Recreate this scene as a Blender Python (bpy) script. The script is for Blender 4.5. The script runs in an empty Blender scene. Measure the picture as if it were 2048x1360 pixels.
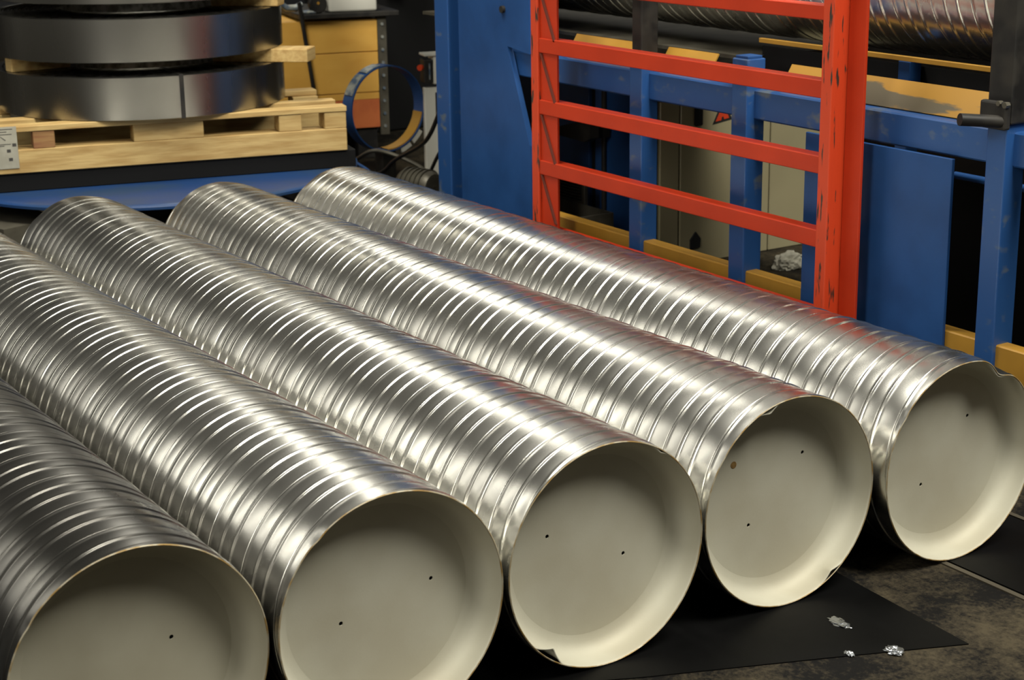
import bpy, bmesh, math, random
import numpy as np
from mathutils import Vector, Matrix, noise
from mathutils.geometry import delaunay_2d_cdt
PI = math.pi
scn = bpy.context.scene
COL = scn.collection
random.seed(4)

# ------------------------------------------------------------------ camera
cam_d = bpy.data.cameras.new('camera')
cam = bpy.data.objects.new('camera', cam_d)
COL.objects.link(cam)
yaw, pit, rol = 2.57490, 0.279815, -0.0145692
F = Vector((math.cos(yaw) * math.cos(pit), math.sin(yaw) * math.cos(pit), -math.sin(pit)))
Rt = Vector((math.sin(yaw), -math.cos(yaw), 0)); Up = Rt.cross(F)
c_, s_ = math.cos(rol), math.sin(rol)
R2 = c_ * Rt + s_ * Up; U2 = -s_ * Rt + c_ * Up
m = Matrix.Identity(4)
for i in range(3):
    m[i][0] = R2[i]; m[i][1] = U2[i]; m[i][2] = -F[i]
m[0][3], m[1][3], m[2][3] = 2.147, -1.550, 1.3333
cam.matrix_world = m
cam_d.sensor_width = 36; cam_d.lens = 60.58; cam_d.clip_end = 60
cam_d.dof.use_dof = True; cam_d.dof.focus_distance = 3.4; cam_d.dof.aperture_fstop = 9
scn.camera = cam

# ------------------------------------------------------------------ world, lights, exposure
w = bpy.data.worlds.new('hall_air'); scn.world = w; w.use_nodes = True
w.node_tree.nodes['Background'].inputs[0].default_value = (1.0, .95, .82, 1)
w.node_tree.nodes['Background'].inputs[1].default_value = 0.075

def area(name, loc, aim, sx, sy, power, col=(1, .95, .80)):
    l = bpy.data.lights.new(name, 'AREA'); l.shape = 'RECTANGLE'; l.size = sx; l.size_y = sy
    l.energy = power; l.color = col
    o = bpy.data.objects.new(name, l); COL.objects.link(o); o.location = loc
    d = Vector(aim) - Vector(loc)
    o.rotation_euler = d.to_track_quat('-Z', 'X').to_euler()
    return o
# hall luminaires, and fill lights added to brighten surfaces
WARM = (1, .965, .86)
def lamp_L(loc, aim, sx, sy, L):      # L = radiance of the diffuser
    return area('hall_lamp_or_fill', loc, aim, sx, sy, L * PI * sx * sy, WARM)
lamp_L((-8.2, 3.0, 5.2), (-2.5, .6, 0), 4.0, 1.3, 2.9)
lamp_L((-8.0, -4.6, 3.6), (-2.5, -.4, .3), 4.0, 1.0, 4.0)
lamp_L((-1.2, .9, 5.6), (-1.2, .9, 0), 5.0, .5, 9.0)
lamp_L((-2.2, -.3, 4.4), (-4.7, 1.7, .3), 2.0, .8, 30.0)  # added fill that brightens the crate and the background
lamp_L((2.2, 1.4, 5.2), (0, .2, .2), 2.4, 1.6, 38.0)
lamp_L((1.2, -4.2, 3.6), (-1.2, 1.2, .5), 3.0, 1.0, 12.0)  # side fill raised to brighten the gate and frame faces
# large dim panels added to lift duct reflections, leaving a dark band between
lamp_L((-10.5, 5.5, 7.0), (-2.0, .6, 0), 7.0, 6.0, .40)
lamp_L((-9.5, -7.0, 5.5), (-2.0, -.6, 0), 6.0, 5.0, .40)
scn.view_settings.view_transform = 'Standard'
scn.view_settings.look = 'None'
scn.view_settings.gamma = 1
scn.view_settings.use_curve_mapping = False
scn.view_settings.exposure = 0.0

# ------------------------------------------------------------------ materials
def lin(r, g, b):
    f = lambda c: (c / 255 / 12.92) if c / 255 <= .04045 else ((c / 255 + .055) / 1.055) ** 2.4
    return (f(r), f(g), f(b), 1)

def mat(name, col, rough=.5, metal=0., col2=None, scale=8., stretch=(1, 1, 1), lo=.4, hi=.6, bump=0., bscale=60.,
        rough2=None, coat=0., detail=6., spec=.5):
    mt = bpy.data.materials.new(name); mt.use_nodes = True
    nt = mt.node_tree; N = nt.nodes; L = nt.links
    b = N['Principled BSDF']
    b.inputs['Base Color'].default_value = col
    b.inputs['Roughness'].default_value = rough
    b.inputs['Metallic'].default_value = metal
    b.inputs['Coat Weight'].default_value = coat
    b.inputs['Specular IOR Level'].default_value = spec
    tc = N.new('ShaderNodeTexCoord'); mp = N.new('ShaderNodeMapping'); mp.inputs['Scale'].default_value = stretch
    L.new(tc.outputs['Object'], mp.inputs[0])
    if col2 is not None or rough2 is not None:
        n = N.new('ShaderNodeTexNoise'); n.inputs['Scale'].default_value = scale; n.inputs['Detail'].default_value = detail
        L.new(mp.outputs[0], n.inputs['Vector'])
        r = N.new('ShaderNodeMapRange'); r.inputs[1].default_value = lo; r.inputs[2].default_value = hi
        L.new(n.outputs['Fac'], r.inputs[0])
        if col2 is not None:
            x = N.new('ShaderNodeMix'); x.data_type = 'RGBA'
            x.inputs[6].default_value = col; x.inputs[7].default_value = col2
            L.new(r.outputs[0], x.inputs[0]); L.new(x.outputs[2], b.inputs['Base Color'])
        if rough2 is not None:
            x2 = N.new('ShaderNodeMix'); x2.inputs[2].default_value = rough; x2.inputs[3].default_value = rough2
            L.new(r.outputs[0], x2.inputs[0]); L.new(x2.outputs[0], b.inputs['Roughness'])
    if bump:
        n2 = N.new('ShaderNodeTexNoise'); n2.inputs['Scale'].default_value = bscale; n2.inputs['Detail'].default_value = 4
        L.new(mp.outputs[0], n2.inputs['Vector'])
        bp = N.new('ShaderNodeBump'); bp.inputs['Strength'].default_value = bump; bp.inputs['Distance'].default_value = .01
        L.new(n2.outputs['Fac'], bp.inputs['Height']); L.new(bp.outputs[0], b.inputs['Normal'])
    return mt

M = {}
M['zinc'] = mat('galvanised_steel', (.66, .65, .60, 1), .235, 1., col2=(.56, .55, .51, 1), scale=9, lo=.35, hi=.65, rough2=.29)
M['bluetable'] = mat('turntable_blue_enamel', lin(28, 58, 104), .35, .0, spec=.4, col2=lin(40, 62, 92), scale=5)
M['zincdull'] = mat('darker_galvanised_steel', (.17, .165, .15, 1), .26, 1., col2=(.12, .115, .105, 1), scale=6, lo=.35, hi=.65, rough2=.34)  # darker zinc for the shell of the leftmost duct
M['capdull'] = mat('darker_galvanised_lid', lin(166, 162, 144), .62, .15, col2=lin(156, 151, 132), scale=6, lo=.4, hi=.65)  # darker lid tone for the leftmost duct
M['filler'] = mat('near_black', lin(12, 12, 12), .7, spec=.2)  # near-black standing in for shaded gaps and dark backgrounds
M['cap'] = mat('dull_galvanised_lid', lin(186, 183, 166), .62, .15, col2=lin(176, 171, 152), scale=6, lo=.4, hi=.65, bump=.02, bscale=300)
M['rust'] = mat('rust_stain', lin(138, 108, 58), .7, col2=lin(116, 88, 46), scale=200)
M['cut'] = mat('cut_sheet_edge', lin(150, 122, 70), .5, .5, col2=lin(180, 172, 150), scale=40)
M['dark'] = mat('black_steel', lin(30, 29, 28), .5, .3, col2=lin(46, 43, 38), scale=14, rough2=.65)
M['void'] = mat('black_hole', (.004, .004, .004, 1), .9)
M['blue'] = mat('blue_enamel', lin(38, 78, 134), .42, .0, spec=.3, col2=lin(31, 66, 116), scale=7, lo=.35, hi=.7, bump=.03, bscale=40)
M['bluescuff'] = mat('scuffed_blue_enamel', lin(38, 78, 134), .36, .0, col2=lin(92, 104, 116), scale=16, stretch=(1, 1, 1.6), lo=.60, hi=.74, bump=.03, bscale=40)
M['red'] = mat('orange_red_paint', lin(184, 52, 20), .45, .0, spec=.35, col2=lin(174, 48, 18), scale=5, bump=.02, bscale=60)
M['redworn'] = mat('worn_orange_red_paint', lin(196, 62, 26), .5, .0, col2=lin(52, 44, 36), scale=26, stretch=(3.2, 3.2, .45), lo=.60, hi=.64, bump=.05, bscale=40)
M['redshade'] = mat('rail_shadow_red', lin(96, 40, 26), .6)  # darkened red for the painted rail shadows
M['yellow'] = mat('ochre_yellow_paint', lin(172, 128, 44), .5, .0, col2=lin(160, 118, 40), scale=6)
M['yellowworn'] = mat('worn_yellow_paint', lin(160, 118, 42), .45, .0, col2=lin(90, 82, 64), scale=3.4, stretch=(1, 1, 5), lo=.53, hi=.57, detail=5)
M['strip'] = mat('steel_strip', (.42, .41, .37, 1), .22, 1., col2=(.36, .35, .32, 1), scale=3, stretch=(1, 1, .2), rough2=.3)
M['windings'] = mat('strip_edges', (.30, .29, .26, 1), .35, 1., col2=(.12, .115, .10, 1), scale=30)
M['wood'] = mat('pine_boards', lin(188, 160, 104), .7, .0, col2=lin(160, 128, 74), scale=9, stretch=(5, .7, 6), lo=.38, hi=.66, bump=.1, bscale=30)
M['woodred'] = mat('reddish_pine', lin(150, 116, 70), .75, .0, col2=lin(128, 84, 52), scale=9, stretch=(5, .7, 6), lo=.38, hi=.66, bump=.1, bscale=30)
M['ply'] = mat('ochre_plywood', lin(226, 174, 78), .6, .0, col2=lin(214, 158, 64), scale=5, stretch=(1, 1, 2.5), lo=.4, hi=.7)
M['plyred'] = mat('red_brown_plywood', lin(206, 112, 58), .65, .0, col2=lin(186, 92, 46), scale=8, lo=.4, hi=.6)
M['grey'] = mat('grey_steel', lin(96, 92, 80), .45, .4, col2=lin(74, 70, 60), scale=10)
M['white'] = mat('white_plastic', lin(214, 212, 200), .45)
M['beige'] = mat('beige_cabinet_enamel', lin(150, 142, 112), .35, .0, col2=lin(140, 132, 104), scale=2)
M['paper'] = mat('paper_label', lin(160, 157, 142), .7, .0, col2=lin(146, 143, 128), scale=16)
M['ink'] = mat('printed_ink', lin(58, 56, 52), .7)
M['rubber_and_shadow'] = mat('oily_sheet_and_shadow', lin(6, 6, 6), .6, .0, col2=lin(4, 4, 4), scale=5, rough2=.5, spec=.12)  # black also carries the duct shadow on the floor
M['cable'] = mat('black_cable', lin(26, 26, 26), .45)
M['foil'] = mat('scrap_foil', (.5, .52, .55, 1), .3, 1.)
M['orange'] = mat('red_button', lin(220, 70, 30), .4)
M['line'] = mat('steel_edging', lin(72, 66, 54), .6, .2)
M['triangle_red'] = mat('sticker_red', lin(190, 58, 26), .5)
M['hoopgrey'] = mat('worn_hoop_steel', lin(168, 170, 160), .4, .4, col2=lin(90, 108, 128), scale=30)

# dusty concrete floor
def floor_mat():
    mt = bpy.data.materials.new('dusty_concrete'); mt.use_nodes = True
    nt = mt.node_tree; N = nt.nodes; L = nt.links; b = N['Principled BSDF']
    tc = N.new('ShaderNodeTexCoord')
    n1 = N.new('ShaderNodeTexNoise'); n1.inputs['Scale'].default_value = 5; n1.inputs['Detail'].default_value = 8; n1.inputs['Roughness'].default_value = .7
    n2 = N.new('ShaderNodeTexNoise'); n2.inputs['Scale'].default_value = 90; n2.inputs['Detail'].default_value = 6; n2.inputs['Roughness'].default_value = .8
    L.new(tc.outputs['Object'], n1.inputs['Vector']); L.new(tc.outputs['Object'], n2.inputs['Vector'])
    a = N.new('ShaderNodeMath'); a.operation = 'MULTIPLY_ADD'; a.inputs[1].default_value = .6
    L.new(n2.outputs['Fac'], a.inputs[0]); L.new(n1.outputs['Fac'], a.inputs[2])
    r = N.new('ShaderNodeMapRange'); r.inputs[1].default_value = .72; r.inputs[2].default_value = .95
    L.new(a.outputs[0], r.inputs[0])
    x = N.new('ShaderNodeMix'); x.data_type = 'RGBA'; x.inputs[6].default_value = lin(12, 11, 10); x.inputs[7].default_value = lin(66, 59, 45)
    L.new(r.outputs[0], x.inputs[0]); L.new(x.outputs[2], b.inputs['Base Color'])
    b.inputs['Roughness'].default_value = .8; b.inputs['Specular IOR Level'].default_value = .15
    bp = N.new('ShaderNodeBump'); bp.inputs['Strength'].default_value = .2; bp.inputs['Distance'].default_value = .004
    L.new(n2.outputs['Fac'], bp.inputs['Height']); L.new(bp.outputs[0], b.inputs['Normal'])
    return mt
M['floor'] = floor_mat()
M['hallwall'] = mat('dark_hall_wall', lin(40, 40, 42), .8, .0, col2=lin(30, 31, 36), scale=1.2)
M['roof'] = mat('hall_roof_sheet', lin(70, 68, 60), .8)

# ------------------------------------------------------------------ building helpers
def thing(name, label, cat, loc=(0, 0, 0), rotz=0., group=None):
    o = bpy.data.objects.new(name, None); o.empty_display_size = .1; COL.objects.link(o)
    o.location = loc; o.rotation_euler = (0, 0, rotz); o['label'] = label; o['category'] = cat
    if group: o['group'] = group
    return o
WM = {}
def root_mat(r):
    return Matrix.Translation(r.location) @ Matrix.Rotation(r.rotation_euler[2], 4, 'Z')

class G:
    """collects geometry in world (or local) coordinates"""
    def __init__(s): s.b = bmesh.new()
    def box(s, x0, x1, y0, y1, z0, z1, bev=0., seg=1):
        vs = [s.b.verts.new((x, y, z)) for x in (x0, x1) for y in (y0, y1) for z in (z0, z1)]
        idx = ((0, 1, 3, 2), (4, 6, 7, 5), (0, 4, 5, 1), (2, 3, 7, 6), (0, 2, 6, 4), (1, 5, 7, 3))
        fs = [s.b.faces.new([vs[i] for i in f]) for f in idx]
        if bev:
            es = list({e for f in fs for e in f.edges})
            bmesh.ops.bevel(s.b, geom=es, offset=bev, segments=seg, affect='EDGES', profile=.5)
        return s
    def prism(s, pts, axis, a, c, bev=0.):
        """pts 2-D outline, extruded along axis from a to c"""
        def P(p, t):
            if axis == 'x': return (t, p[0], p[1])
            if axis == 'y': return (p[0], t, p[1])
            return (p[0], p[1], t)
        A = [s.b.verts.new(P(p, a)) for p in pts]; B = [s.b.verts.new(P(p, c)) for p in pts]
        fs = [s.b.faces.new(A), s.b.faces.new(B[::-1])]
        n = len(pts)
        for i in range(n): fs.append(s.b.faces.new((A[i], B[i], B[(i + 1) % n], A[(i + 1) % n])))
        bmesh.ops.recalc_face_normals(s.b, faces=fs)
        if bev:
            es = list({e for f in fs for e in f.edges})
            bmesh.ops.bevel(s.b, geom=es, offset=bev, segments=1, affect='EDGES')
        return s
    def tube(s, pts, r, n=10, caps=True):
        pts = [Vector(p) for p in pts]; rings = []
        up = Vector((0, 0, 1))
        for i, p in enumerate(pts):
            t = (pts[min(i + 1, len(pts) - 1)] - pts[max(i - 1, 0)]).normalized()
            a = t.cross(up)
            if a.length < .05: a = t.cross(Vector((0, 1, 0)))
            a.normalize(); bb = t.cross(a)
            rr = r[i] if isinstance(r, (list, tuple)) else r
            rings.append([s.b.verts.new(p + rr * (math.cos(2 * PI * k / n) * a + math.sin(2 * PI * k / n) * bb)) for k in range(n)])
        for i in range(len(rings) - 1):
            for k in range(n):
                s.b.faces.new((rings[i][k], rings[i][(k + 1) % n], rings[i + 1][(k + 1) % n], rings[i + 1][k]))
        if caps: s.b.faces.new(rings[0][::-1]); s.b.faces.new(rings[-1])
        return s
    def lathe(s, prof, axis_o, axis='z', n=64, a0=0., a1=2 * PI, closed=False):
        """prof: list of (r, h)"""
        full = abs(a1 - a0 - 2 * PI) < 1e-6; k = n if full else n + 1
        rings = []
        for (r, h) in prof:
            ring = []
            for i in range(k):
                t = a0 + (a1 - a0) * i / n
                if axis == 'z': p = (r * math.cos(t), r * math.sin(t), h)
                elif axis == 'x': p = (h, r * math.cos(t), r * math.sin(t))
                else: p = (r * math.cos(t), h, r * math.sin(t))
                ring.append(s.b.verts.new(Vector(axis_o) + Vector(p)))
            rings.append(ring)
        if closed: rings.append(rings[0])
        fs = []
        for i in range(len(rings) - 1):
            for j in range(n):
                fs.append(s.b.faces.new((rings[i][j], rings[i][(j + 1) % k], rings[i + 1][(j + 1) % k], rings[i + 1][j])))
        bmesh.ops.recalc_face_normals(s.b, faces=fs)
        return s
    def build(s, name, mt, parent=None, world=True, smooth=False, label=None, kind=None):
        if parent is not None and world:
            p = parent; mm = Matrix.Identity(4)
            while p is not None:
                mm = root_mat(p) @ mm if p.type == 'EMPTY' else mm
                p = p.parent
            s.b.transform(mm.inverted())
        me = bpy.data.meshes.new(name)
        bmesh.ops.recalc_face_normals(s.b, faces=s.b.faces[:]) if not smooth else None
        s.b.to_mesh(me); s.b.free()
        me.materials.append(M[mt] if isinstance(mt, str) else mt)
        if smooth:
            me.polygons.foreach_set('use_smooth', [True] * len(me.polygons))
            try: me.set_sharp_from_angle(angle=math.radians(38))
            except Exception: pass
        o = bpy.data.objects.new(name, me); COL.objects.link(o)
        if parent is not None: o.parent = parent
        if label: o['label'] = label
        if kind: o['kind'] = kind
        return o

def tag(o, label, cat, group=None, kind=None):
    o['label'] = label; o['category'] = cat
    if group: o['group'] = group
    if kind: o['kind'] = kind
    return o

def copy_thing(root):
    r = root.copy(); COL.objects.link(r)
    for ch in list(root.children):
        c = ch.copy(); COL.objects.link(c); c.parent = r
        for g in list(ch.children):
            d = g.copy(); COL.objects.link(d); d.parent = c
    return r

# ------------------------------------------------------------------ the setting
fl = G().box(-11, 7, -7, 9, -.1, 0).build('floor', 'floor'); fl['kind'] = 'structure'
wl = G().box(-11.2, -11, -7, 9, 0, 4.6).build('wall_back', 'hallwall'); wl['kind'] = 'structure'
wl = G().box(-11.2, 7, 9, 9.2, 0, 4.6).build('wall_right', 'hallwall'); wl['kind'] = 'structure'
# steel edging strips let into the floor
o = G().box(-4, 2.0, .772, .784, 0, .003).build('trim_1', 'line'); o['kind'] = 'structure'
o = G().box(-4, 2.0, 1.068, 1.080, 0, .003).build('trim_2', 'line'); o['kind'] = 'structure'
# black sheet with the ducts' shadow in its outline, and a plate beside it
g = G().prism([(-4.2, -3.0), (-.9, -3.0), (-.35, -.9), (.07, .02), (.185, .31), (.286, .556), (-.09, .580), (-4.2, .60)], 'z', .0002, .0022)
tag(g.build('floor_shadow_sheet', 'rubber_and_shadow'), 'large thin black oily sheet under the ducts with their shadow in its outline', 'floor sheet')
g = G().box(-4.2, 2.0, .79, 1.062, .0002, .003)
tag(g.build('floor_plate', 'rubber_and_shadow'), 'narrow black plate on the floor between two steel edging strips, right', 'floor plate')

# ------------------------------------------------------------------ spiral ducts
PITCH = .128
def duct_profile(u):
    """height above the shell as a function of the strip coordinate u in [0, PITCH)"""
    h = 0.
    def bump(c, wd, hh):
        d = abs(((u - c + PITCH / 2) % PITCH) - PITCH / 2)
        return hh * .5 * (1 + math.cos(PI * d / wd)) if d < wd else 0.
    def groove(c, wd, hh): return -bump(c, wd, hh)
    # lock seam: flat raised band with a fine crease on either side
    d = abs(((u - 0 + PITCH / 2) % PITCH) - PITCH / 2)
    if u < PITCH / 2:
        if u < .0010: h += -.0010 * (1 - u / .0010)
        elif u < .009: h += .0008 * min(1, (u - .0010) / .0012) * min(1, (.009 - u) / .003)
    elif PITCH - u < .0010: h += -.0010 * (1 - (PITCH - u) / .0010)
    h += bump(.044, .0055, .0020) + bump(.084, .0055, .0022)
    # the bands between the beads are very slightly crowned
    for a, c in ((.010, .0385), (.0495, .0785), (.0895, .1265)):
        if a < u < c: h += .00042 * (1 - ((2 * u - a - c) / (c - a)) ** 2)
    return h
US = [0, .0005, .0010, .0016, .0022, .006, .009, .012, .018, .024, .030, .036, .0385]
US += [.0385 + .0011 * k for k in range(1, 11)] + [.053, .059, .064, .069, .075, .0785]
US += [.0785 + .0011 * k for k in range(1, 11)] + [.094, .101, .108, .115, .122, .1262, .1270, .1275]
def duct_mesh(name, R, x_back, x_front, phase, seed, nth=160, front_crumple=(), hand=1., back_crumple=()):
    us = []
    k0 = int((x_back) / PITCH) - 3; k1 = int((x_front) / PITCH) + 3
    for k in range(k0, k1):
        us += [(k * PITCH + u, duct_profile(u)) for u in US]
    U = np.array([a for a, _ in us]); H = np.array([b for _, b in us])
    th = np.linspace(0, 2 * PI, nth, endpoint=False)
    # one full turn advances by one pitch: the last column joins the first one shifted by a pitch
    shift = hand * PITCH * (th / (2 * PI)) + phase
    X = U[None, :] + shift[:, None]                       # (nth, nu)
    HH = np.repeat(H[None, :], nth, 0)
    n = len(US)
    keep_lo, keep_hi = x_back, x_front
    Xc = np.clip(X, keep_lo, keep_hi)
    Hc = np.where((X < keep_lo) | (X > keep_hi), 0.0, HH)
    # the collar of the front end stays plain for a few centimetres, eased
    Hc = Hc * np.clip((keep_hi - Xc) / .012, 0, 1) * np.clip((Xc - keep_lo) / .012, 0, 1)
    T = np.repeat(th[:, None], X.shape[1], 1)
    rs = np.random.RandomState(seed)
    W = np.zeros_like(X)
    for q in range(7):
        W += .00014 * np.sin(T * rs.randint(2, 7) + rs.uniform(0, 6.28) + Xc * rs.uniform(3, 22)) * rs.uniform(.4, 1)
    Rr = R - .0026 + Hc + W
    for (a, wd, depth, length) in front_crumple:
        d = (T - a + PI) % (2 * PI) - PI
        f = np.exp(-(d / wd) ** 2) * np.clip((Xc - (keep_hi - length)) / length, 0, 1) ** 1.5
        Rr = Rr - depth * f
    for (a, wd, depth, length) in back_crumple:
        d = (T - a + PI) % (2 * PI) - PI
        f = np.exp(-(d / wd) ** 2) * np.clip(((keep_lo + length) - Xc) / length, 0, 1) ** 1.5
        Rr = Rr - depth * f
    Y = Rr * np.cos(T); Z = Rr * np.sin(T)
    nu = X.shape[1]
    V = np.stack([Xc, Y, Z], -1).reshape(-1, 3)
    i = np.arange(nth - 1)[:, None]; j = np.arange(nu - 1)[None, :]
    a = i * nu + j; b = a + 1; c = (i + 1) * nu + j + 1; d = (i + 1) * nu + j
    F1 = np.stack([a, d, c, b], -1).reshape(-1, 4)
    # wrap: column nth-1 -> column 0, u index shifted by one pitch (n samples)
    if hand > 0: j = np.arange(nu - 1 - n); a = (nth - 1) * nu + j; d = j + n
    else: j = np.arange(n, nu - 1); a = (nth - 1) * nu + j; d = j - n
    F2 = np.stack([a, d, d + 1, a + 1], -1)
    FF = np.concatenate([F1, F2])
    xs = V[FF][:, :, 0]
    ok = ~((xs <= keep_lo + 1e-7).all(1) | (xs >= keep_hi - 1e-7).all(1))
    FF = FF[ok]
    used = np.unique(FF); remap = -np.ones(len(V), int); remap[used] = np.arange(len(used))
    V = V[used]; FF = remap[FF]
    me = bpy.data.meshes.new(name)
    me.vertices.add(len(V)); me.vertices.foreach_set('co', V.astype(np.float32).ravel())
    me.loops.add(len(FF) * 4); me.loops.foreach_set('vertex_index', FF.astype(np.int32).ravel())
    me.polygons.add(len(FF)); me.polygons.foreach_set('loop_start', (np.arange(len(FF)) * 4).astype(np.int32))
    me.polygons.foreach_set('use_smooth', np.ones(len(FF), bool))
    me.update(calc_edges=True); me.validate()
    return me

def link(name, me, mt, parent=None):
    me.materials.append(M[mt]); o = bpy.data.objects.new(name, me); COL.objects.link(o)
    if parent is not None: o.parent = parent
    return o

REC = .053
def collar(seed, R, crumple, dents):
    """inside of the front end: rolled cut edge, recess wall and fillet down to the lid"""
    prof = [(R - .0026, 0.0), (R - .0040, .0006), (R - .0052, -.001), (R - .0056, -.006), (R - .0060, -.018), (R - .0078, -.029), (R - .012, -.0385), (R - .019, -.0460), (R - .028, -.0510), (R - .040, -REC)]
    n = 320; b = bmesh.new(); rings = []
    for (r, h) in prof:
        ring = []
        for k in range(n):
            t = 2 * PI * k / n; rr = r
            for (a, wd, dp, ln) in crumple:
                d = (t - a + PI) % (2 * PI) - PI
                rr -= dp * math.exp(-(d / wd) ** 2) * max(0., (h + ln) / ln) ** 1.5
            for (a, wd, dp, ln) in dents:
                d = (t - a + PI) % (2 * PI) - PI
                rr -= dp * max(0., 1 - abs(d) / wd) ** 1.2 * max(0., (h + ln) / ln)
            ring.append(b.verts.new((h, rr * math.cos(t), rr * math.sin(t))))
        rings.append(ring)
    for i in range(len(rings) - 1):
        for k in range(n): b.faces.new((rings[i][k], rings[i][(k + 1) % n], rings[i + 1][(k + 1) % n], rings[i + 1][k]))
    me = bpy.data.meshes.new('end_collar'); b.to_mesh(me); b.free()
    me.polygons.foreach_set('use_smooth', [True] * len(me.polygons))
    return me

def lid_mesh(R, holes):
    outer = [(R * math.cos(2 * PI * k / 160), R * math.sin(2 * PI * k / 160)) for k in range(160)]
    vs = [Vector(p) for p in outer]; loops = [list(range(160))]
    hr = .0036
    for (hy, hz) in holes:
        s = len(vs); vs += [Vector((hy + hr * math.cos(2 * PI * k / 12), hz + hr * math.sin(2 * PI * k / 12))) for k in range(12)]
        loops.append(list(range(s, s + 12))[::-1])
    V, E, Fc, *_ = delaunay_2d_cdt(vs, [], loops[:1] + [l[::-1] for l in loops[1:]], 0, 1e-6)
    b = bmesh.new(); bv = [b.verts.new((-REC, v.x, v.y)) for v in V]
    for f in Fc:
        cx = sum(V[i].x for i in f) / len(f); cy = sum(V[i].y for i in f) / len(f)
        if any((cx - hy) ** 2 + (cy - hz) ** 2 < (hr * .98) ** 2 for hy, hz in holes): continue
        b.faces.new([bv[i] for i in f])
    # thickness of the sheet round every hole
    for (hy, hz) in holes:
        ra = []; rb = []
        for k in range(12):
            p = (hy + hr * math.cos(2 * PI * k / 12), hz + hr * math.sin(2 * PI * k / 12))
            ra.append(b.verts.new((-REC, *p))); rb.append(b.verts.new((-REC - .002, *p)))
        for k in range(12): b.faces.new((ra[k], ra[(k + 1) % 12], rb[(k + 1) % 12], rb[k]))
    bmesh.ops.recalc_face_normals(b, faces=b.faces[:])
    for f in b.faces:
        if abs(f.normal.x) > .9 and f.normal.x < 0: f.normal_flip()
    me = bpy.data.meshes.new('end_lid'); b.to_mesh(me); b.free()
    return me

RD = .1995
DUCTS = [
 # y, front x, back x, phase, holes, front crumples (angle, width, depth, length), label
 (-.800, -.027, -2.66, .01, [(.066, .021), (-.078, -.020)], [(2.5, .05, .0015, .03)], [],
  'leftmost spiral duct, darkest of the five, its lid cut by the bottom of the photo'),
 (-.4000, -.007, -2.61, .05, [(.095, .0142), (-.067, -.0214)], [(2.25, .07, .002, .03)], [],
  'second spiral duct from the left, its lid with two holes cut by the bottom edge'),
 (.0, .0, -2.559, .123, [(-.087, .0363), (.0685, -.0307)], [], [(4.03, .19, .0185, .030), (.985, .10, .0050, .022)],
  'middle spiral duct with a sharp fold at the lower left of its rim'),
 (.4075, -.009, -2.517, .050, [(.0704, .065), (-.0535, -.0487)], [(2.5, .06, .0010, .03)], [(5.29, .15, .0095, .026), (1.876, .135, .0105, .024)],
  'second spiral duct from the right with a rusty spot on its lid'),
 (.8115, .016, -2.521, .06, [(.0648, .0652), (-.0514, -.0512)], [(1.07, .15, .0165, .05), (2.5, .05, .002, .03)], [(1.07, .30, .004, .05)],
  'rightmost spiral duct beside the orange gate, crumpled at the top of its rim'),
]
for i, (dy, xf, xb, ph, holes, crm, ccrm, lab) in enumerate(DUCTS):
    t = thing('spiral_duct', lab, 'duct', (xf, dy, RD + .0003), 0, 'five galvanised spiral ducts lying side by side on the floor')
    link('duct_shell', duct_mesh('duct_shell', RD, xb - xf, 0., ph, 11 + i, front_crumple=crm, hand=1.,
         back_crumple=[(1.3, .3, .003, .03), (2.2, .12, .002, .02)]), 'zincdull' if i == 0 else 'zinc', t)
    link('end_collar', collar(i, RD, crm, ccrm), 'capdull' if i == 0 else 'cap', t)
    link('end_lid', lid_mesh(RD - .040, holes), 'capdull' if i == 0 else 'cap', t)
    e = G().lathe([(RD - .0022, .0004), (RD - .0038, .0014), (RD - .0050, .0004), (RD - .0038, -.0006)], (0, 0, 0), 'x', 160, closed=True)
    for v in e.b.verts:
        a0 = math.atan2(v.co.z, v.co.y); r0 = math.hypot(v.co.y, v.co.z); r1 = r0
        for (a, wd, dp, ln) in crm:
            d = (a0 - a + PI) % (2 * PI) - PI; r1 -= dp * math.exp(-(d / wd) ** 2)
        v.co.y *= r1 / r0; v.co.z *= r1 / r0
    e.build('cut_edge', 'cut', t, world=False, smooth=True, label='brownish cut edge of the rim')
    # a dark inside so that the holes read black
    G().lathe([(.001, -.062), (RD - .05, -.062), (RD - .05, -.064), (.001, -.064)], (0, 0, 0), 'x', 48, closed=True).build('inner_dark_disc', 'void', t, world=False)
    if i == 3:
        G().lathe([(.0001, .0004), (.006, .0004), (.0068, .0)], (-REC + .0002, -.0917, .0741), 'x', 16).build('rust_spot', 'rust', t, world=False, label='small round rusty spot')

# ------------------------------------------------------------------ orange-red gate
YG = 1.20
gt = thing('safety_gate', 'orange-red welded steel gate with worn posts behind the rightmost duct', 'gate', (-1.37, YG + .02, 0))
def sqtube(g, x0, x1, y0, y1, z0, z1): return g.box(x0, x1, y0, y1, z0, z1, .003, 2)
sqtube(G(), -2.052, -2.016, YG, YG + .05, 0, 1.08).build('post', 'redworn', gt)
sqtube(G(), -.830, -.793, YG, YG + .05, 0, 1.08).build('post', 'redworn', gt)
for (zc, hh) in ((.233, .034), (.425, .042), (.602, .042), (.779, .042), (.954, .034)):
    G().box(-2.016, -.830, YG + .004, YG + .044, zc - hh / 2, zc + hh / 2, .002).build('rail', 'red', gt)
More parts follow.
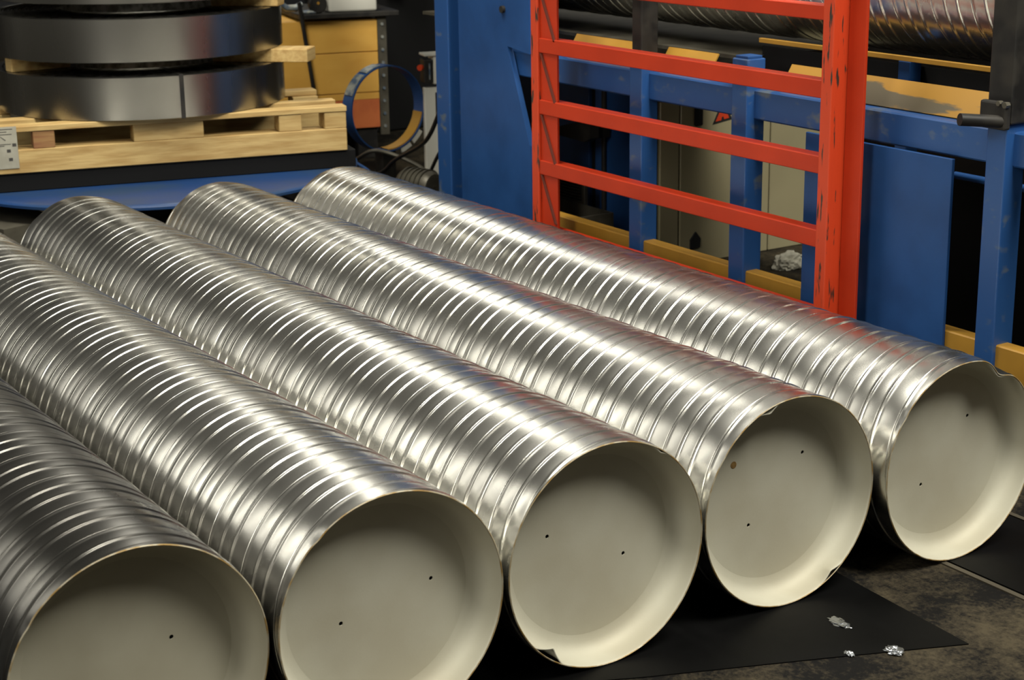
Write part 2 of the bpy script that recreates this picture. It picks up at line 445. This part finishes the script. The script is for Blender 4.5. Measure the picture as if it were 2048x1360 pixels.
# hinge-side flat bar welded along the left post
G().box(-2.0155, -1.932, YG + .010, YG + .018, .0, 1.07, .001).build('flat_bar', 'red', gt)
for zt in (.756, .579, .403, .930):  # dark diagonal strips painted as cast shadows of the rails
    G().prism([(-2.012, zt), (-2.004, zt), (-1.934, zt - .136), (-1.942, zt - .136)], 'y', YG + .004, YG + .0105).build('rail_shadow', 'redshade', gt, label='thin dark diagonal shadow of a rail')
G().box(-.7925, -.736, YG + .046, YG + .054, .0, 1.07, .001).build('flat_bar', 'red', gt)

# ------------------------------------------------------------------ blue machine frame
fr = thing('duct_machine', 'blue steel run-out frame of the duct machine behind the orange gate', 'machine frame', (-1.3, 1.35, 0))
G().box(-2.36, .60, 1.325, 1.372, .652, .728, .004).build('beam', 'bluescuff', fr)
G().box(-2.30, .60, 1.31, 1.35, .16, .257, .003).build('floor_rail', 'yellow', fr, label='ochre yellow lower rail')
G().box(-1.707, -1.650, 1.30, 1.356, 0, .745, .003, 2).build('post', 'bluescuff', fr)
G().box(-1.268, -1.208, 1.30, 1.360, 0, .805, .003, 2).build('post', 'bluescuff', fr)
G().box(-.412, -.358, 1.30, 1.362, 0, .745, .003, 2).build('post', 'bluescuff', fr)
G().box(-1.262, -1.214, 1.306, 1.354, .805, .812, .001).build('post_cap', 'blue', fr)
for x0, x1 in ((-1.700, -1.656), (-.418, -.350)):
    G().box(x0, x1, 1.302, 1.360, .746, 1.5, .004, 2).build('stop_arm', 'dark', fr, label='black upright arm on top of a blue post')
# clamp and pivot pin on the right arm
G().tube([(-.362, 1.300, .752), (-.4, 1.20, .762)], .0135, 16).build('pivot_pin', 'dark', fr, smooth=True)
G().box(-.424, -.350, 1.284, 1.302, .735, .795, .005, 2).build('clamp_plate', 'dark', fr)
G().tube([(-.352, 1.28, .790), (-.352, 1.292, .790)], .007, 6).build('bolt', 'grey', fr)
G().tube([(-.37, 1.28, .792), (-.37, 1.292, .792)], .006, 6).build('bolt', 'grey', fr)
# side sheet between posts
G().box(-.985, -.507, 1.300, 1.309, .0, .651, .001).build('side_sheet', 'blue', fr)
# ochre chute plates above the beam (leaning back)
def leaning(x0, x1, y0, z0, y1, z1, th=.004):
    g = G(); n = Vector((0, z1 - z0, -(y1 - y0))).normalized() * th
    pts = [(y0, z0), (y1, z1), (y1 - n.y, z1 - n.z), (y0 - n.y, z0 - n.z)]
    g.prism(pts, 'x', x0, x1); return g
leaning(-2.10, -1.772, 1.362, .729, 1.40, .790).build('chute_plate', 'yellow', fr, label='ochre yellow plate')
leaning(-1.655, -1.44, 1.362, .729, 1.40, .790).build('chute_plate', 'yellow', fr, label='ochre yellow plate')
leaning(-1.150, -.36, 1.362, .729, 1.40, .790).build('chute_plate', 'yellowworn', fr, label='ochre yellow plate with a long grey worn patch')
G().box(-1.40, .5, 1.50, 1.512, .818, .830, .001).build('edge_rail', 'yellow', fr, label='thin ochre yellow rail')
G().box(-.905, -.865, 1.52, 1.56, .55, .815, .002).build('bracket', 'blue', fr)
G().tube([(-.635, 1.45, .580), (.55, 1.45, .583)], .0085, 14).build('tie_rod', 'blue', fr, smooth=True, label='thin blue round rod')
G().box(-3.2, -1.45, 1.50, 1.95, .765, .775).build('deck_plate', 'grey', fr)
G().box(-1.60, .6, 1.963, 2.0, .40, .80).build('rear_beam', 'dark', fr)
G().box(-1.46, .6, 1.565, 1.572, .615, .80).build('added_inner_dark_plate', 'filler', fr)  # black plate added to keep the view above the beam dark
G().box(-1.64, .6, 1.955, 1.962, 0, .45).build('added_rear_dark_panel', 'filler', fr)  # black panel added to darken the view behind the machine
# broad column at the left end
cl = thing('machine_column', 'tall broad blue steel column between the pallet and the orange gate', 'column', (-2.5, 1.4, 0))
G().box(-2.775, -2.690, 1.30, 1.42, 0, 1.6, .004, 2).build('flange', 'bluescuff', cl)
G().box(-2.700, -2.60, 1.36, 1.372, 0, 1.6).build('web', 'blue', cl)
g = G().prism([(-2.622, 0), (-2.21, 0), (-2.207, .40), (-2.215, .45), (-2.335, .742), (-2.214, .728), (-2.214, 1.6), (-2.622, 1.6)], 'y', 1.30, 1.318)
g.build('face_plate', 'blue', cl)
G().tube([(-2.352, 1.3005, .852), (-2.352, 1.290, .852)], .011, 12).build('bolt', 'dark', cl, smooth=True)
G().box(-2.58, -2.55, 1.318, 1.46, 0, 1.6).build('web', 'blue', cl)
G().box(-2.60, -2.425, 1.47, 1.48, 0, .66).build('gap_shade_plate', 'void', cl, label='black plate standing in for the dark gap behind the column')  # added to blacken the opening beside the column

# ------------------------------------------------------------------ duct still lying in the machine
t = thing('spiral_duct', 'wide spiral duct resting high in the machine behind the orange gate', 'duct', (0, 1.70, 1.0105))
link('duct_shell', duct_mesh('duct_shell', .20, -4.2, .62, .03, 40, nth=160), 'zinc', t)

# ------------------------------------------------------------------ cabinets seen through the frame
XC = -2.2
cb = thing('electrical_cabinet', 'beige enamelled electrical cabinet seen through the blue frame', 'cabinet', (XC - .25, 2.3, 0))
G().box(XC - .5, XC - .004, 1.775, 2.80, .0, .55, .004).build('body', 'beige', cb)
G().box(XC - .004, XC + .012, 1.778, 1.856, .0, .545, .003).build('door', 'beige', cb)
dr = G().box(XC - .004, XC + .012, 1.861, 2.238, .0, .545, .003).build('door', 'beige', cb)
G().box(XC - .004, XC + .012, 2.243, 2.79, .0, .545, .003).build('door', 'beige', cb)
G().box(XC + .012, XC + .024, 1.912, 1.944, .455, .54, .005, 2).build('handle', 'void', dr, label='black door handle')
G().prism([(1.904, .049), (1.943, .053), (1.945, .082), (1.925, .107), (1.903, .082)], 'x', XC + .012, XC + .018).build('lock', 'void', dr, label='black drop-shaped lock cover')
st = G().prism([(1.990, .452), (2.072, .463), (2.034, .535)], 'x', XC + .0121, XC + .0131).build('warning_sticker', 'void', dr, label='black bordered warning triangle')
G().prism([(2.002, .461), (2.026, .464), (2.028, .474), (2.034, .476), (2.038, .466), (2.058, .469), (2.034, .520)], 'x', XC + .0131, XC + .0136).build('sticker_field', 'triangle_red', dr, label='red field of the warning triangle')
pn = thing('blue_panel_box', 'dark blue sheet steel housing behind the left part of the orange gate', 'machine housing', (-2.7, 1.755, 0))
G().box(-3.2, -2.534, 1.745, 1.765, 0, .66, .003).build('side_panel', 'blue', pn)
G().box(-2.534, -2.500, 1.757, 1.765, 0, .66).build('slot', 'void', pn, label='black vertical gap')
G().box(-2.500, -2.19, 1.745, 1.765, 0, .66, .003).build('side_panel', 'blue', pn)
G().tube([(-2.437, 1.737, .0), (-2.437, 1.737, .64)], .009, 10).build('conduit', 'dark', pn, smooth=True)
h = G().prism([(-2.60, .405), (-2.60, .425), (-2.42, .470), (-2.385, .466), (-2.385, .415), (-2.42, .400)], 'y', 1.645, 1.68)
tag(h.build('support_bracket', 'dark'), 'black wedge shaped bracket just right of the left gate post', 'bracket')
G().box(-2.45, -2.40, 1.68, 1.734, .41, .455).build('bracket_stem', 'dark', bpy.data.objects['support_bracket'])
vt = thing('vent_grille', 'small louvred grey vent near the foot of the left gate post', 'vent', (-2.47, 1.62, 0))
G().box(-2.60, -2.405, 1.635, 1.65, .0, .285, .002).build('frame', 'grey', vt)
for k in range(7):
    G().box(-2.585, -2.425, 1.629, 1.6355, .212 + k * .0098, .2155 + k * .0098).build('louvre', 'line', vt)
G().box(-2.590, -2.420, 1.6343, 1.6352, .205, .282).build('opening', 'void', vt)
tr = thing('steel_bin', 'open dark grey steel bin on the floor left behind the gate', 'bin', (-2.4, 1.6, 0))
G().box(-2.52, -2.232, 1.622, 1.628, 0, .20).build('side', 'grey', tr)
G().box(-2.238, -2.232, 1.45, 1.622, 0, .20).build('side', 'grey', tr)
G().box(-2.52, -2.238, 1.45, 1.456, 0, .19).build('side', 'dark', tr)
G().box(-2.52, -2.238, 1.456, 1.622, .02, .03).build('base', 'dark', tr)

# ------------------------------------------------------------------ turntable, pallet and coils
A = math.radians(76.8251 - 90)           # the pallet front runs along its local y axis
Ev = Vector((.22796, .97367, 0)); Nv = Vector((.97367, -.22796, 0))
P0 = Vector((-2.966, 1.063, .36))          # lower front right corner of the pallet
tt = thing('coil_turntable', 'round blue steel turntable that carries the pallet of coils', 'turntable', (-3.40, .546, 0))
G().lathe([(.02, .3), (.660, .3), (.684, .2985), (.690, .294), (.690, .286), (.670, .280), (.02, .280)], (0, 0, 0), 'z', 128, closed=True).build('plate', 'bluetable', tt, world=False, smooth=True)
G().lathe([(.02, .28), (.30, .28), (.30, .06), (.42, .04), (.42, 0), (.02, 0)], (0, 0, 0), 'z', 48, closed=True).build('pedestal', 'dark', tt, world=False, smooth=True)
def pb(s0, s1, b0, b1, z0, z1, bev=.002):
    """box in pallet coordinates: s along the front (0 = right end), b = depth behind the front face"""
    return G().box(-b1, -b0, s0, s1, z0, z1, bev)
sk = thing('pallet_gap_shade', 'low black slab standing in for the shaded gap between the blue turntable and the pallet', 'filler', P0 * 1, A)  # black slab filling the shaded gap under the pallet
sk.location.z = 0.3
pb(-1.19, .03, .01, .85, .001, .0595).build('plate', 'filler', sk, world=False)
pl = thing('wooden_pallet', 'pale pine pallet under the steel strip coils with a paper label at its left', 'pallet', P0 * 1, A)
for b0 in (0., .40): pb(-1.13, 0, b0, b0 + .09, .0, .0745).build('bottom_board', 'wood', pl, world=False)
for b0, bs in ((0., ((-1.13, -1.075), (-1.012, -.945), (-.700, -.475), (-.227, -.151), (-.074, 0))), (.40, ((-1.13, -1.05), (-.69, -.48), (-.09, 0)))):
    for s0, s1 in bs: pb(s0, s1, b0 + .002, b0 + .088, .0748, .1295).build('block', 'woodred' if s0 == -1.012 and b0 == 0 else 'wood', pl, world=False)
for b0, wd in ((-.002, .064), (.150, .055), (.425, .07)):
    pb(-1.13, .002, b0, b0 + wd, .130, .1485).build('deck_board', 'wood', pl, world=False)
lb = pb(-1.128, -1.060, -.0035, -.0025, .018, .150, 0).build('paper_label', 'paper', pl, world=False, label='grey printed paper label')
g = G()
for z, s0, s1 in ((.142, -1.125, -1.072), (.134, -1.125, -1.09), (.126, -1.118, -1.075), (.095, -1.125, -1.08), (.090, -1.12, -1.10)):
    g.box(.0035, .0038, s0, s1, z - .0012, z + .0012)
for z, s0 in ((.092, -1.076), (.074, -1.094), (.047, -1.090)): g.box(.0035, .0038, s0, s0 + .012, z - .005, z + .005)
g.prism([(-1.128, .121), (-1.110, .1205), (-1.094, .108), (-1.097, .1065), (-1.110, .1185), (-1.128, .1195)], 'x', .0038, .0040)
g.build('print', 'ink', lb, world=False)
# coils
CX, CY, RC = -3.52, .575, .480
def coil(z0, label, strap):
    t = thing('steel_strip_coil', label, 'coil', (CX, CY, z0), A, 'steel strip coils stacked on the pallet')
    H = .137
    G().lathe([(RC - .004, 0), (RC, .002), (RC, H - .002), (RC - .004, H), (RC - .02, H)], (0, 0, 0), 'z', 192).build('outer_wrap', 'strip', t, world=False, smooth=True)
    prof = []
    r = RC - .02; k = 0
    prof.append((r, 0)); 
    while r > .26:
        prof.append((r, H)); prof.append((r - .004, H + (.0016 if k % 3 else -.001))); prof.append((r - .0042, H - .003)); r -= .009; k += 1
    prof.append((.255, H)); prof.append((.255, 0))
    G().lathe(prof, (0, 0, 0), 'z', 128, closed=True).build('windings', 'windings', t, world=False, smooth=True)
    if strap:
        # direction toward the front seam seen in the photo
        a = strap
        g = G()
        g.lathe([(RC + .0015, -.001), (RC + .0015, H + .0015), (RC + .0003, H + .0015), (RC + .0003, -.001)], (0, 0, 0), 'z', 4, a0=a - .0145, a1=a + .0145, closed=True)
        g.build('steel_strap', 'dark', t, world=False, label='black vertical strap')
        g = G(); g.box(.26, RC, -.007, .007, H + .001, H + .002)
        g.b.transform(Matrix.Rotation(a, 4, 'Z')); g.build('steel_strap', 'dark', t, world=False)
    return t
coil(.509, 'lower steel strip coil held by a black strap, lying on the pallet', .12)
coil(.691, 'upper fully visible steel strip coil resting on wooden spacers', None)
coil(.873, 'third steel strip coil from below, cut off by the top of the photo', None)
if True:  # unseen coils added to block light reflected by the leftmost duct
    coil(1.055, 'fourth steel strip coil from below, unseen, added to shade the leftmost duct', None); coil(1.237, 'topmost steel strip coil, unseen, added to shade the leftmost duct', None)
# spacer battens between coils, radiating
def spacer(ang, r0, r1, z0, label, wd=.05):
    t = G().box(r0, r1, -wd / 2, wd / 2, 0, .0435, .002)
    me = t.build('wooden_spacer', 'wood'); me.location = (CX, CY, z0); me.rotation_euler = (0, 0, ang)
    tag(me, label, 'spacer', 'wooden spacers between the coils'); return me
spacer(.83, .27, .60, .647, 'pale wooden batten sticking out right between the two lower coils', .10)
spacer(-1.47, .27, .474, .647, 'short wooden batten end at the left between the two lower coils', .05)
spacer(.85, .27, .50, .829, 'batten end peeping out at the upper right under the third coil', .08)
for z in (.647, .829):
    spacer(2.6, .27, .47, z, 'wooden batten at the far side of the stack, ' + ('above the lowest coil' if z < .7 else 'above the second coil'), .06)

# ------------------------------------------------------------------ crate with shelf behind
K0 = Vector((-4.60, 2.066, 0))
ck = thing('plywood_crate', 'ochre plywood crate with a riveted steel corner strip behind the coils', 'crate', K0, A)
G().box(-.6, -.012, -.9, 0, .135, .61, .002).build('body', 'ply', ck, world=False)
for z0, z1, mt in ((.472, .612, 'ply'), (.294, .468, 'ply'), (.135, .290, 'ply')):
    if z0 == .135:
        G().box(-.012, 0, -.9, 0, .262, .290, .001).build('board', 'ply', ck, world=False)
        G().box(-.012, 0, -.9, 0, .136, .261, .001).build('board', 'plyred', ck, world=False, label='red-brown bottom board')
    else: G().box(-.012, 0, -.9, 0, z0, z1, .001).build('board', mt, ck, world=False)
cs = G().box(-.03, .004, .0, .042, .10, .62, .002).build('corner_strip', 'grey', ck, world=False)
for k in range(9):
    G().tube([(.003, .021, .14 + k * .056), (.010, .021, .14 + k * .056)], .007, 8).build('rivet', 'hoopgrey', cs, world=False)
for s0 in (-.85, -.45, -.1): G().box(-.6, -.02, s0, s0 + .09, 0, .135).build('foot', 'dark', ck, world=False)
sh = thing('shelf_board', 'dark shelf board lying on top of the plywood crate', 'shelf', K0, A)
G().box(-.5, .03, -.35, .095, .6225, .645, .003).build('board', 'dark', sh, world=False)
def on_shelf(name, x0, x1, y0, y1, z0, z1, mt, label, cat, bev=.01):
    o = G().box(x0, x1, y0, y1, z0, z1, bev, 3).build(name, mt, smooth=True)
    o.location = K0; o.rotation_euler = (0, 0, A); return tag(o, label, cat)
on_shelf('white_box', -.2, .01, -.215, .002, .6455, .78, 'white', 'white box with rounded corners on the dark shelf board', 'box', .012)
hd = thing('hand_tool', 'dark round hand tool with a grey grip left of the white box', 'tool', K0, A)
G().lathe([(.002, -.02), (.036, -.02), (.040, -.014), (.040, .014), (.036, .02), (.002, .02)], (.0, -.262, .686), 'x', 32, closed=True).build('wheel', 'dark', hd, world=False, smooth=True)
G().lathe([(.0005, .021), (.006, .021), (.007, .018)], (.0, -.262, .690), 'x', 16).build('hub', 'yellow', hd, world=False, smooth=True)
G().tube([(.01, -.33, .690), (.01, -.36, .672), (.01, -.40, .674), (.01, -.43, .70)], [.012, .016, .014, .012], 12).build('grip', 'hoopgrey', hd, world=False, smooth=True)
G().box(-.03, .02, -.33, -.27, .6455, .660, .006, 2).build('foot', 'hoopgrey', hd, world=False)
rd = G().tube([K0 + Ev * -.365 + Vector((.052, 0, .70)), K0 + Ev * -.305 + Vector((.052, 0, .22))], .009, 12).build('leaning_rod', 'dark', smooth=True)
tag(rd, 'thin black rod leaning against the plywood crate', 'rod')

# blue hoop, white column and control box
hp = thing('guide_hoop', 'blue round steel hoop standing right of the pallet', 'hoop', (-3.925, 1.722, .33), math.radians(4))
RH = .172
def arc(r0, r1, x0, x1, a0, a1, n=40):
    return G().lathe([(r0, x0), (r1, x0), (r1, x1), (r0, x1)], (0, 0, 0), 'x', n, a0=math.radians(a0), a1=math.radians(a1), closed=True)
G().lathe([(RH - .005, -.035), (RH, -.035), (RH, .035), (RH - .005, .035)], (0, 0, 0), 'x', 96, closed=True).build('band', 'blue', hp, world=False, smooth=True)
arc(RH, RH + .004, -.028, .028, 98, 122).build('wear_pad', 'hoopgrey', hp, world=False, label='grey worn pad')
arc(RH, RH + .004, -.028, .028, 126, 158).build('wear_pad', 'hoopgrey', hp, world=False, label='grey worn pad')
arc(RH - .010, RH - .005, -.03, .03, 268, 350).build('liner', 'yellow', hp, world=False, smooth=True, label='ochre inner liner')
arc(RH, RH + .02, .022, .034, 288, 304, 6).build('clip', 'white', hp, world=False, label='white clip')
arc(RH, RH + .02, .022, .034, 308, 326, 6).build('clip', 'white', hp, world=False, label='white clip')
G().box(-.03, .03, -.03, .03, -.33, -RH).build('stand', 'dark', hp, world=False)
wc = thing('white_column', 'narrow whitish machine column with a switch box left of the blue column', 'column', (-3.87, 1.93, 0), A)
G().box(-.03, .0, -.045, .03, 0, .40, .003).build('upright', 'hoopgrey' if False else 'white', wc, world=False)
G().box(-.05, .02, -.012, .035, .415, .53, .004, 2).build('switch_box', 'white', wc, world=False)
G().box(-.04, .022, -.05, -.013, .42, .515, .004, 2).build('switch_front', 'dark', wc, world=False)
G().box(.0225, .026, -.032, -.026, .435, .50).build('switch_plate', 'hoopgrey', wc, world=False)
G().tube([(.02, -.062, .485), (.03, -.072, .485)], .012, 14).build('push_button', 'orange', wc, world=False, smooth=True, label='red and orange push button')
G().box(.0, .004, .0, .03, .27, .38).build('dark_cover', 'dark', wc, world=False)
G().box(-.05, .03, -.05, .045, .528, .538, .002).build('top_plate', 'white', wc, world=False)
# near-black box behind the hoop
db = G().box(-5.6, -5.2, 2.2, 3.6, 0, 1.6, .01).build('dark_box', 'filler'); tag(db, 'tall almost black box behind the blue hoop', 'cabinet')
db = G().box(-5.15, -5.0, 2.42, 2.50, 0.72, 1.6, .01).build('blue_post', 'blue'); tag(db, 'short piece of blue post right of the white box at the top', 'post')

def bez(p0, p1, p2, p3, n=18):
    return [Vector(p0) * (1 - t) ** 3 + Vector(p1) * 3 * t * (1 - t) ** 2 + Vector(p2) * 3 * t * t * (1 - t) + Vector(p3) * t ** 3 for t in [k / n for k in range(n + 1)]]
def cable(pts, r, label, mt='cable'):
    tag(G().tube(pts, r, 8).build('cable', mt, smooth=True), label, 'cable', 'cables on the floor behind the ducts')
def spline(pts, n=7):
    P = [Vector(p) for p in pts]; P = [P[0] * 2 - P[1]] + P + [P[-1] * 2 - P[-2]]; out = []
    for i in range(1, len(P) - 2):
        for k in range(n):
            t = k / n
            out.append(.5 * (2 * P[i] + (P[i + 1] - P[i - 1]) * t + (2 * P[i - 1] - 5 * P[i] + 4 * P[i + 1] - P[i + 2]) * t * t + (3 * P[i] - P[i - 1] - 3 * P[i + 1] + P[i + 2]) * t ** 3))
    return out + [P[-2]]
cable(spline([(-3.96, 1.50, .30), (-3.95, 1.50, .246), (-3.89, 1.50, .195), (-3.77, 1.50, .160), (-3.62, 1.50, .13), (-3.3, 1.47, .04), (-3.0, 1.46, .007)]), .006, 'thin blue grey cable hanging down right of the pallet corner', 'blue')
cable(spline([(-3.95, 1.56, .008), (-3.86, 1.56, .05), (-3.65, 1.56, .131), (-3.545, 1.56, .192), (-3.35, 1.56, .272), (-3.27, 1.56, .33), (-3.2, 1.56, .42), (-3.1, 1.5, .42), (-2.98, 1.45, .2), (-2.95, 1.45, .008)]), .008, 'black cable rising from the floor towards the blue column')
cable(spline([(-3.86, 1.53, .01), (-3.84, 1.53, .12), (-3.78, 1.53, .171), (-3.66, 1.55, .211), (-3.55, 1.64, .169), (-3.45, 1.72, .09), (-3.35, 1.80, .009)]), .008, 'brownish cable crossing in waves below the blue hoop', 'grey')
cable(spline([(-3.62, 1.70, .008), (-3.52, 1.70, .14), (-3.42, 1.70, .24), (-3.33, 1.70, .22), (-3.25, 1.70, .10), (-3.20, 1.70, .008)]), .007, 'short black cable arched over the floor left of the blue column')
mo = thing('drive_motor', 'dark rounded drive motor on the floor below the blue hoop', 'motor', (-3.44, 1.60, 0), .3)
G().lathe([(.002, -.08), (.05, -.078), (.06, -.06), (.06, .06), (.05, .078), (.002, .08)], (0, 0, .105), 'x', 32, closed=True).build('housing', 'grey', mo, world=False, smooth=True)
for k in range(5): G().lathe([(.060, -.05 + k * .024), (.066, -.05 + k * .024), (.066, -.044 + k * .024), (.060, -.044 + k * .024)], (0, 0, .105), 'x', 32, closed=True).build('cooling_fin', 'grey', mo, world=False)
G().box(-.05, .05, -.05, .05, 0, .045).build('foot', 'dark', mo, world=False)
gb = G().box(-4.05, -3.85, 1.30, 1.46, 0, .20, .01).build('gear_box', 'dark'); tag(gb, 'dark gear box behind the right corner of the pallet', 'gear box')

# grey slab left of the turntable
o = G().prism([(-3.30, -.20), (-2.99, -.10), (-3.06, .10), (-3.36, .06)], 'z', .0, .235).build('stone_block', 'grey')
tag(o, 'grey flat topped block at the left edge below the turntable', 'machine foot')

# rags and scraps
def crumple(name, loc, sx, sy, sz, mt, seed, label, cat):
    b = bmesh.new(); bmesh.ops.create_icosphere(b, subdivisions=4, radius=1)
    for v in b.verts:
        n = noise.noise(v.co * 2.2 + Vector((seed, 0, 0))) * .5 + noise.noise(v.co * 6 + Vector((0, seed, 0))) * .22
        v.co = v.co * (1 + n); v.co.x *= sx; v.co.y *= sy; v.co.z = max(0, v.co.z + .25) * sz
    g = G(); g.b.free(); g.b = b; o = g.build(name, mt); o.location = loc; return tag(o, label, cat)
crumple('rag', (-1.96, 2.13, 0.001), .035, .055, .04, 'paper', 3, 'pale crumpled rag on the dark floor at the foot of the cabinet', 'rag')
crumple('foil_scrap', (.10, .43, .0023), .022, .012, .003, 'foil', 5, 'small bluish foil scrap on the black floor sheet, farther one', 'scrap')
crumple('foil_scrap', (.235, .43, .0023), .016, .012, .005, 'foil', 7, 'bright crumpled foil scrap near the corner of the black sheet', 'scrap')
crumple('foil_scrap', (.20, .36, .0023), .010, .006, .003, 'foil', 9, 'tiny foil crumb just left of the bright foil scrap', 'scrap')
